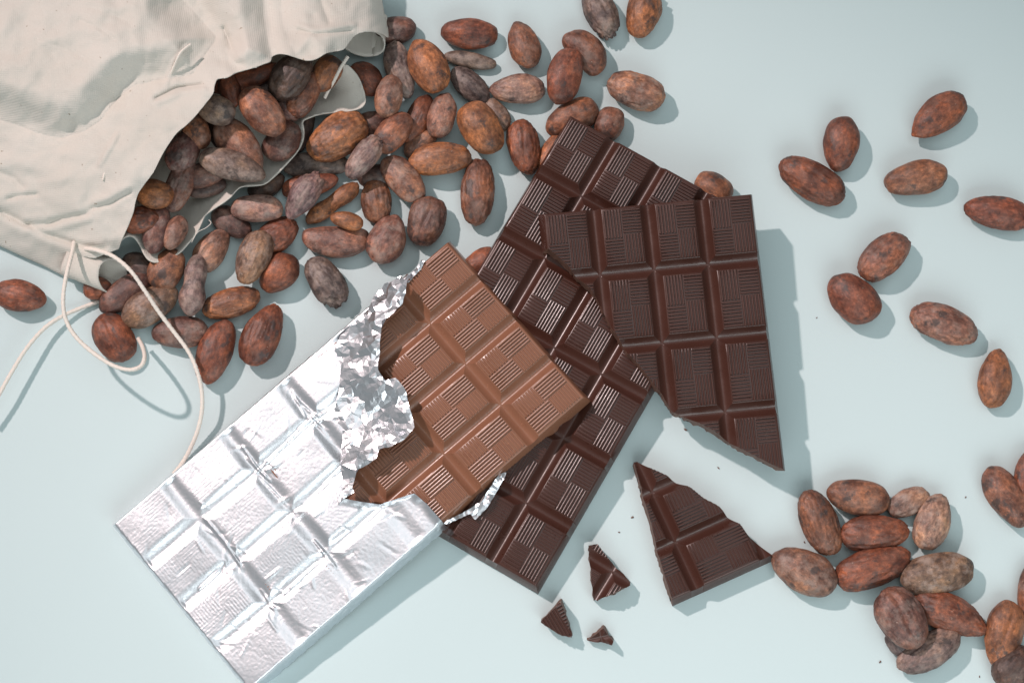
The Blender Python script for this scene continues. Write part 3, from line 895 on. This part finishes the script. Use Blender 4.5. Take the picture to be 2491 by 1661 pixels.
def bean(u, v, L, W, ang, base, colour, label, group, shape='', th=0.74, pitch=0.0, roll=0.0):
    """pixel centre and size on the full view, heading in degrees, height of its underside in mm"""
    u, v, L, W = u * DD, v * DD, L * DD, W * DD * 0.95
    seed = int(u * 13 + v * 7)
    rnd = random.Random(seed)
    T = W * PXMM * th if 'f' not in shape else W * PXMM * 0.55
    T = max(T, 5.2)
    zc = base + T / 2
    c = P(u, v, zc)
    k = (CAM[2] - zc) / CAM[2]
    a, b, t = L * PXMM * k / 2, W * PXMM * k / 2, T / 2
    off = (rnd.uniform(0, 50), rnd.uniform(0, 50), rnd.uniform(0, 50))
    tp = rnd.uniform(0.0, 0.13) * rnd.choice((-1, 1)); bend = rnd.uniform(-0.05, 0.05)
    point = -0.14
    wr = rnd.uniform(0.012, 0.028)
    if 'k' in shape: bend = 0.30
    if 'K' in shape: bend = 0.13; wr = 0.06
    if 'j' in shape: bend = -0.30
    if 'p' in shape: tp = 0.17; point = 0.06
    if 'q' in shape: tp = -0.17; point = 0.06
    if 'w' in shape: wr = 0.055
    if 's' in shape: wr = 0.007
    co, fa = ICO5 if W > 62 else ICO4
    pts = []
    for p_ in co:
        x, y, z = p_
        s = 1 - tp * x - point * abs(x) ** 3
        if 'n' in shape: s *= 1 - 0.30 * math.exp(-(x / 0.35) ** 2)
        q_ = Vector((x, y * s, z * s))
        d = 0.075 * noise.noise(Vector((x * 1.1 + off[0], y * 1.1 + off[1], z * 1.1 + off[2])))
        d += 0.035 * noise.noise(Vector((x * 2.6 + off[1], y * 2.6 + off[2], z * 2.6 + off[0])))
        rg = 1 - 2 * abs(noise.noise(Vector((x * 1.6 + off[2] + 0.5 * noise.noise(p_ * 2.0), y * 4.2 + off[0], z * 4.2 + off[1]))))
        d += wr * rg * (1 - 0.4 * x * x)
        d += 0.35 * wr * noise.noise(Vector((x * 7 + off[0], y * 11 + off[1], z * 11)))
        if 'c' in shape and x > 0.45:      # crumbled, broken-open end
            d += 0.10 * (noise.cell(Vector((x * 5 + off[0], y * 5, z * 5))) - 0.6) * sstep(0.45, 0.75, x)
        if 'g' in shape:                   # long central furrow
            d -= 0.10 * math.exp(-((y + 0.10 * math.sin(3 * x)) / 0.10) ** 2) * (1 - x * x) * (z > 0)
        q_ += p_ * d
        q_.y += bend * (x * x - 0.33)
        q_.z += 0.06 * (0.33 - x * x)
        pts.append(Vector((q_.x * a, q_.y * b, q_.z * t)))
    if 't' in shape: pass
    rot = Matrix.Rotation(math.radians(ang), 3, 'Z') @ Matrix.Rotation(math.radians(pitch), 3, 'Y') @ Matrix.Rotation(math.radians(roll), 3, 'X')
    tl_ = Matrix.Rotation(math.radians(pitch), 3, 'Y') @ Matrix.Rotation(math.radians(roll), 3, 'X')
    lowest = min((tl_ @ p_).z for p_ in pts)
    me = mesh('cocoa_bean', [p_ * MM for p_ in pts], fa, True)
    o = obj('cocoa_bean', me, M_BEAN)
    m4 = rot.to_4x4(); m4.translation = Vector((c[0], c[1], base - lowest)) * MM
    o.matrix_world = m4
    cc, du = COLS[colour]
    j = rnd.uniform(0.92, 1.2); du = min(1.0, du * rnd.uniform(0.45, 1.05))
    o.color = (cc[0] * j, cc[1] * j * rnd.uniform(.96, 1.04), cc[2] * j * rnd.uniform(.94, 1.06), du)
    tag(o, label, 'cocoa bean', group)
    return o
G1 = 'loose cocoa beans scattered on the right side'; G2 = 'cocoa beans clustered in the lower right corner'; G3 = 'cocoa beans spilled in front of the bag'; G4 = 'cocoa beans lying in the mouth of the bag'
B = bean
# scattered at the right
B(2155, 267, 152, 88, 36, 0, 'red', 'dark reddish bean, uppermost of the scattered beans on the right', G1, 'q')
B(1932, 331, 136, 88, 81, 0, 'red', 'upright reddish bean above the slanting bean, right of the broken slab', G1)
B(1866, 416, 168, 92, -31, 0, 'red', 'slanting bean closest to the upper right corner of the broken slab', G1, 'w')
B(2103, 410, 150, 86, 13, 0, 'brown', 'plump brown bean right of the upright bean, its left end lower', G1)
B(2292, 489, 152, 80, -9, 0, 'red', 'spotted reddish bean running off the right edge of the picture', G1, 'w')
B(2030, 590, 142, 88, 43, 0, 'brown', 'upper bean of the touching pair right of the broken slab', G1, 'w')
B(1960, 685, 136, 104, -46, 0, 'red', 'lower bean of the touching pair right of the broken slab', G1, 's')
B(2168, 744, 158, 88, -20, 0, 'pink', 'dusty pink brown bean below the touching pair', G1, 'w')
B(2286, 868, 140, 78, 80, 0, 'orange', 'orange bean with a dark lower tip near the right edge', G1, 'p')
# lower right cluster
B(1882, 1200, 152, 86, -70, 0, 'brown', 'upright wrinkled bean at the left of the lower right cluster', G2, 'w')
B(1971, 1141, 142, 84, -9, 0, 'brown', 'smooth oval bean topping the lower right cluster', G2, 's')
B(2086, 1153, 102, 62, 25, 0, 'pale', 'small pale bean wedged behind the top of the lower right cluster', G2, 'w')
B(2141, 1199, 128, 80, 68, 0, 'pale', 'pale upright bean at the right of the lower right cluster', G2, 'w')
B(2007, 1224, 154, 82, 4, 0, 'red', 'reddish bean in the middle of the lower right cluster', G2, 'w')
B(1848, 1310, 152, 100, -29, 0, 'pink', 'broad pink brown bean touching the tip of the chocolate shard', G2)
B(2005, 1303, 174, 88, 18, 0, 'red', 'long glossy red bean with an ochre scar in the lower right cluster', G2, 'w')
B(2151, 1318, 168, 98, 10, 0, 'olive', 'large greyish brown bean with a cracked left end', G2, 's')
B(2070, 1418, 142, 104, -58, 4.5, 'purple', 'purplish bean lying on top of the curled grey bean', G2, 'wg')
B(2182, 1410, 172, 86, -25, 0, 'red', 'pointed rust red bean tucked under the large greyish brown one', G2, 'pw')
B(2133, 1494, 156, 78, 30, 0, 'lilac', 'curled grey bean at the foot of the lower right cluster', G2, 'Kw')
B(2066, 1478, 70, 52, -50, 0, 'slate', 'little grey bean end peeping from under the purplish bean', G2, 'w')
B(2305, 1456, 156, 88, 74, 0, 'orange', 'orange brown furrowed bean standing upright near the right edge', G2, 'qg')
B(2332, 1535, 110, 92, 50, 0, 'dark', 'dark bean cut off by the lower right corner', G2, 'w')
B(2312, 1142, 150, 86, -60, 0, 'brown', 'brown bean by the right edge, level with the top of the cluster', G2)
B(2366, 1095, 120, 80, 80, 0, 'red', 'bean sliver cut by the right edge above the cluster', G2)
B(2372, 1360, 130, 70, 84, 0, 'brown', 'bean sliver cut by the right edge above the orange furrowed bean', G2)
# top middle
B(1381, 32, 140, 78, -68, 0, 'slate', 'grey bean with a spiky flake, cut by the top edge', G3, 'wc')
B(1478, 28, 130, 84, 76, 0, 'orange', 'orange bean with a broken crumbly end, cut by the top edge', G3, 'wc', pitch=0)
B(1077, 77, 134, 78, -4, 0, 'red', 'reddish bean with a black spot, leftmost of the top row', G3)
B(1203, 103, 118, 76, -74, 0, 'brown', 'brown bean with a tiny stalk at its upper tip', G3, 'q')
B(1080, 139, 128, 42, -11, 0, 'grey', 'thin flat grey bean under the black spotted bean', G3, 's')
B(1080, 197, 118, 64, -46, 0, 'slate', 'dark grey bean below the thin flat grey one', G3, 'w')
B(1190, 205, 130, 74, 1, 0, 'pale', 'pale wrinkled bean pointing left toward the dark grey one', G3, 'qw')
B(1346, 120, 128, 84, -52, 0, 'brown', 'curved brown bean partly covered by a smooth red one', G3, 'j')
B(1297, 174, 142, 86, 78, 4.5, 'red', 'smooth red brown bean leaning over the curved brown one', G3, 's')
B(1461, 210, 142, 90, -20, 0, 'pink', 'speckled pinkish bean alone right of the leaning pair', G3, 'w')
B(1312, 272, 136, 82, 26, 0, 'brown', 'brown bean touching the top corner of the dark bar', G3, 's')
B(1400, 284, 84, 72, 70, 0, 'brown', 'small round bean behind the top edge of the dark bar', G3, 's')
B(1268, 350, 110, 56, 62, 0, 'orange', 'orange bean sliver showing along the left edge of the dark bar', G3, 's')
B(1203, 338, 134, 78, -80, 0, 'red', 'deeply wrinkled red bean left of the dark bar corner', G3, 'wg')
B(1105, 294, 142, 98, -58, 4.0, 'orange', 'big bright orange bean with small pits', G3, 's')
B(1142, 262, 90, 50, -58, 0, 'olive', 'small shrivelled bean half hidden behind the big orange one', G3, 'wc')
B(1097, 440, 158, 82, 87, 0, 'brown', 'upright bean with bluish dark patches, alone above the milk bar', G3, 'w')
B(1015, 265, 114, 70, 78, 3, 'pink', 'upright pinkish bean left of the big orange one', G3, 's')
B(1012, 366, 148, 80, 6, 2, 'orange', 'orange brown bean lying level below the pinkish upright one', G3)
B(982, 150, 144, 92, -64, 4, 'orange', 'large rusty bean at the upper edge of the spill', G3, 'q')
B(918, 160, 142, 66, -74, 2, 'grey', 'long grey wrinkled bean left of the large rusty one', G3, 'w')
B(910, 70, 95, 72, 10, 0, 'purple', 'dark bean peeking out beside the upper right corner of the bag', G3, 's')
B(893, 222, 106, 70, 80, 7, 'pink', 'pinkish bean standing right of the turned cloth corner', G3, 's')
B(960, 275, 126, 62, 68, 0, 'red', 'dark red bean deep between two upright pinkish ones', G3, 'w')
B(840, 182, 96, 76, -42, 0, 'red', 'dark red bean under the upper cloth fold', G3, 's')
B(775, 315, 156, 102, 36, 3, 'orange', 'big rust bean with charcoal patches below the turned cloth corner', G3, 'w')
B(903, 305, 116, 76, 52, 5, 'brown', 'tan bean whose lower end is overlapped by a grey pitted bean', G3, 's')
B(836, 362, 120, 62, 54, 10, 'lilac', 'grey pitted bean lying across the tan one', G3, 'wc')
B(925, 410, 136, 80, -50, 2, 'pink', 'dusty grey pink bean slanting down right, left of the level orange one', G3, 's')
B(727, 378, 156, 64, 2, 0, 'slate', 'slate grey bean half hidden along the cloth rim', G3, 's')
B(864, 464, 104, 74, -84, 0, 'brown', 'broad brown bean with a charred lower end', G3, 'w')
B(980, 508, 120, 90, 76, 0, 'purple', 'dark plum bean with a rough middle seam', G3, 'wg')
B(890, 550, 122, 92, 66, 0, 'pink', 'teardrop tan bean left of the dark plum one', G3, 'p')
B(770, 553, 158, 80, -2, 0, 'pink', 'wide tan bean with a little almond coloured bean on it', G3, 'ks')
B(797, 507, 82, 44, -14, 7.5, 'orange', 'little almond coloured bean on top of a wide tan one', G3, 's')
B(765, 466, 146, 52, 38, 1, 'orange', 'narrow orange bean with a torn side', G3, 'nw')
B(697, 450, 126, 68, 58, 6, 'lilac', 'grey bean with a crumbling yellowish end', G3, 'qwc')
B(712, 425, 130, 62, 14, 0, 'red', 'dark red bean lying beneath the crumbling grey one', G3, 's')
B(590, 478, 124, 68, -3, 5, 'pale', 'pale speckled oval bean just outside the cloth rim', G3, 's')
B(532, 512, 104, 66, -34, 0, 'purple', 'dark brown bean under the pale speckled oval one', G3, 's')
B(636, 542, 108, 78, 38, 0, 'red', 'glossy red bean with a grey patch behind the grey tan bean', G3, 'w')
B(583, 592, 130, 78, 70, 4, 'olive', 'grey tan bean with a peeling orange side', G3, 'w')
B(640, 628, 108, 86, 48, 0, 'red', 'rounded red brown bean right of the grey tan one', G3, 'qs')
B(750, 648, 132, 82, -56, 0, 'slate', 'rough grey bean with a jagged lower end above the foil', G3, 'wc')
B(486, 575, 112, 76, 58, 0, 'pink', 'dull pinkish bean half under the cloth rim', G3, 'g')
B(445, 652, 146, 74, 84, 5, 'lilac', 'lilac grey bean narrowing upward like a pear', G3, 'pn')
B(384, 618, 104, 84, 60, 4, 'brown', 'plump brown bean just below the cloth rim', G3, 's')
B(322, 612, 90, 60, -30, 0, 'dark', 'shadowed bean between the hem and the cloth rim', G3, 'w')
B(530, 697, 134, 70, 16, 0, 'orange', 'bumpy orange tan bean at the lower end of the spill', G3, 'w')
B(415, 763, 132, 76, 2, 0, 'purple', 'purple brown bean under the long cord', G3, 's')
B(495, 807, 152, 84, 72, 0, 'red', 'lowest bean of the spill, reddish and upright', G3)
B(602, 769, 156, 88, 68, 0, 'red', 'rightmost of the three lowest beans, dark red with a grey top', G3, 'pw')
B(343, 703, 146, 86, 34, 2, 'olive', 'mottled olive grey bean crossed by the cord', G3, 's')
B(288, 672, 140, 74, 38, 0, 'purple', 'dull purple bean left of the mottled olive one', G3, 's')
B(262, 776, 124, 92, -54, 0, 'red', 'shiny rust red bean at the lower left end of the spill', G3, 'g')
B(224, 662, 70, 58, 0, 0, 'red', 'small red bean end under the rolled hem', G3, 's')
B(45, 680, 124, 78, -10, 0, 'red', 'lone bean below the bag, cut by the left edge', G3, 'p')
B(1108, 602, 92, 64, 24, 0, 'red', 'red bean sliver between the milk bar and the dark bar', G3, 's')
B(1637, 432, 94, 78, -38, 0, 'orange', 'tan bean propping the dark bar beside the broken slab', G3, 's')
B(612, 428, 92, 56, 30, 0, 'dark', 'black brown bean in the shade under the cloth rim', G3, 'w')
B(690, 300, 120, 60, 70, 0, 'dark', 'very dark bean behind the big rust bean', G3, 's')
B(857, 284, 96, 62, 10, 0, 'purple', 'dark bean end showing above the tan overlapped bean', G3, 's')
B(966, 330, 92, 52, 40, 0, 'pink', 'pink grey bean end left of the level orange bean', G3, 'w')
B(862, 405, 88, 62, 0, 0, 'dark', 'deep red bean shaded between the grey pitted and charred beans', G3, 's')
# in the mouth of the bag
B(603, 257, 138, 90, -50, 19, 'brown', 'big brown oval bean on top of the heap in the bag', G4, 's', pitch=6)
B(550, 336, 160, 92, -52, 13, 'pink', 'long pinkish brown bean under the big brown oval', G4, 'ps')
B(533, 381, 164, 74, -17, 17, 'grey', 'grey beige bean lying across the heap at the cloth rim', G4, 's')
B(648, 325, 104, 84, 52, 9, 'purple', 'dull brown bean cradled by the cloth below the big oval', G4, 's')
B(495, 252, 96, 72, -22, 21, 'grey', 'speckled grey wedge of a bean at the edge of the upper cloth', G4, 's')
B(668, 176, 124, 92, 58, 17, 'dark', 'blackish rough bean under the middle of the upper cloth', G4, 'w')
B(566, 180, 170, 56, 20, 15, 'red', 'reddish bean running along under the cloth edge', G4, 's')
B(528, 205, 90, 52, -74, 17, 'red', 'folded red shell left of the big brown oval', G4, 'wg')
B(696, 217, 116, 74, 66, 12, 'brown', 'rusty bean with a crusty lower tip on the inner cloth', G4, 'w')
B(748, 170, 96, 72, 60, 11, 'orange', 'orange bean behind the short inner cord', G4, 's')
B(449, 299, 100, 68, -70, 15, 'brown', 'upright brown bean below the speckled grey wedge', G4, 's')
B(420, 350, 104, 76, 70, 14, 'purple', 'wrinkled dark bean at the left of the heap', G4, 'w')
B(413, 425, 136, 66, 72, 12, 'purple', 'shrivelled dark bean with ochre flecks', G4, 'wg')
B(354, 446, 92, 74, -12, 15, 'orange', 'orange bean poking from under the left cloth edge', G4, 's')
B(324, 506, 84, 66, 10, 13, 'red', 'wrinkled red bean below the orange one at the cloth edge', G4, 'w')
B(360, 522, 128, 62, 80, 11, 'purple', 'long dark bean leaning beside the wrinkled red one', G4, 's')
B(402, 535, 84, 54, 66, 11, 'pink', 'small knobbly bean lying on the inner cloth', G4, 'w')
B(468, 402, 104, 60, 20, 11, 'purple', 'dark flecked bean under the grey beige one', G4, 'w')
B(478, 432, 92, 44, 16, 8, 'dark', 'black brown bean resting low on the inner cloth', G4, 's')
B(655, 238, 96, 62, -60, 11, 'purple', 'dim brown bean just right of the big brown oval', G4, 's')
B(500, 300, 110, 60, -60, 6, 'dark', 'dark filler bean added deep in the gap left of the long pinkish one', G4, 's')  # added filler, coloured dark so the gap in the heap reads as shade
B(610, 200, 100, 60, 20, 8, 'dark', 'dark filler bean added deep below the blackish rough one', G4, 's')  # another added filler, its dark colour stands in for shade between the beans

# ------------------------------------------------------------------ crumbs
CR = [(1668, 1045, 1.1, 'dark crumb just below the broken slab'), (1538, 1258, 1.0, 'dark crumb left of the chocolate shard'), (1506, 1294, 0.7, 'pale splinter left of the chocolate shard'), (2141, 1609, 0.9, 'dark crumb below the curled grey bean'),
      (2349, 1209, 0.7, 'tiny speck left of the bean by the right edge'), (1957, 1318, 0.7, 'tiny speck left of the upright wrinkled bean'), (1748, 1138, 0.8, 'pale crumb between the shard and the slab'), (1372, 1468, 0.5, 'speck beside the pointed chunk'), (1987, 773, 0.6, 'speck right of the slab shadow'), (2383, 1645, 0.7, 'speck at the bottom edge')]
for i, (u, v, s, lab) in enumerate(CR):
    rnd = random.Random(i)
    c = P(u, v, 0.2)
    bm = bmesh.new(); bmesh.ops.create_icosphere(bm, subdivisions=1, radius=s * 0.5)
    a = rnd.uniform(0, 3.1)
    for w in bm.verts:
        w.co = Vector((w.co.x * 1.5, w.co.y * 0.7, w.co.z * 0.6)) * rnd.uniform(0.75, 1.2)
    bmesh.ops.rotate(bm, verts=bm.verts, matrix=Matrix.Rotation(a, 3, 'Z'))
    o = obj('crumb', bm_mesh('crumb', bm, [M_DBRK]))
    o.location = Vector((c[0], c[1], s * 0.2)) * MM
    tag(o, lab, 'crumb', 'crumbs on the board')
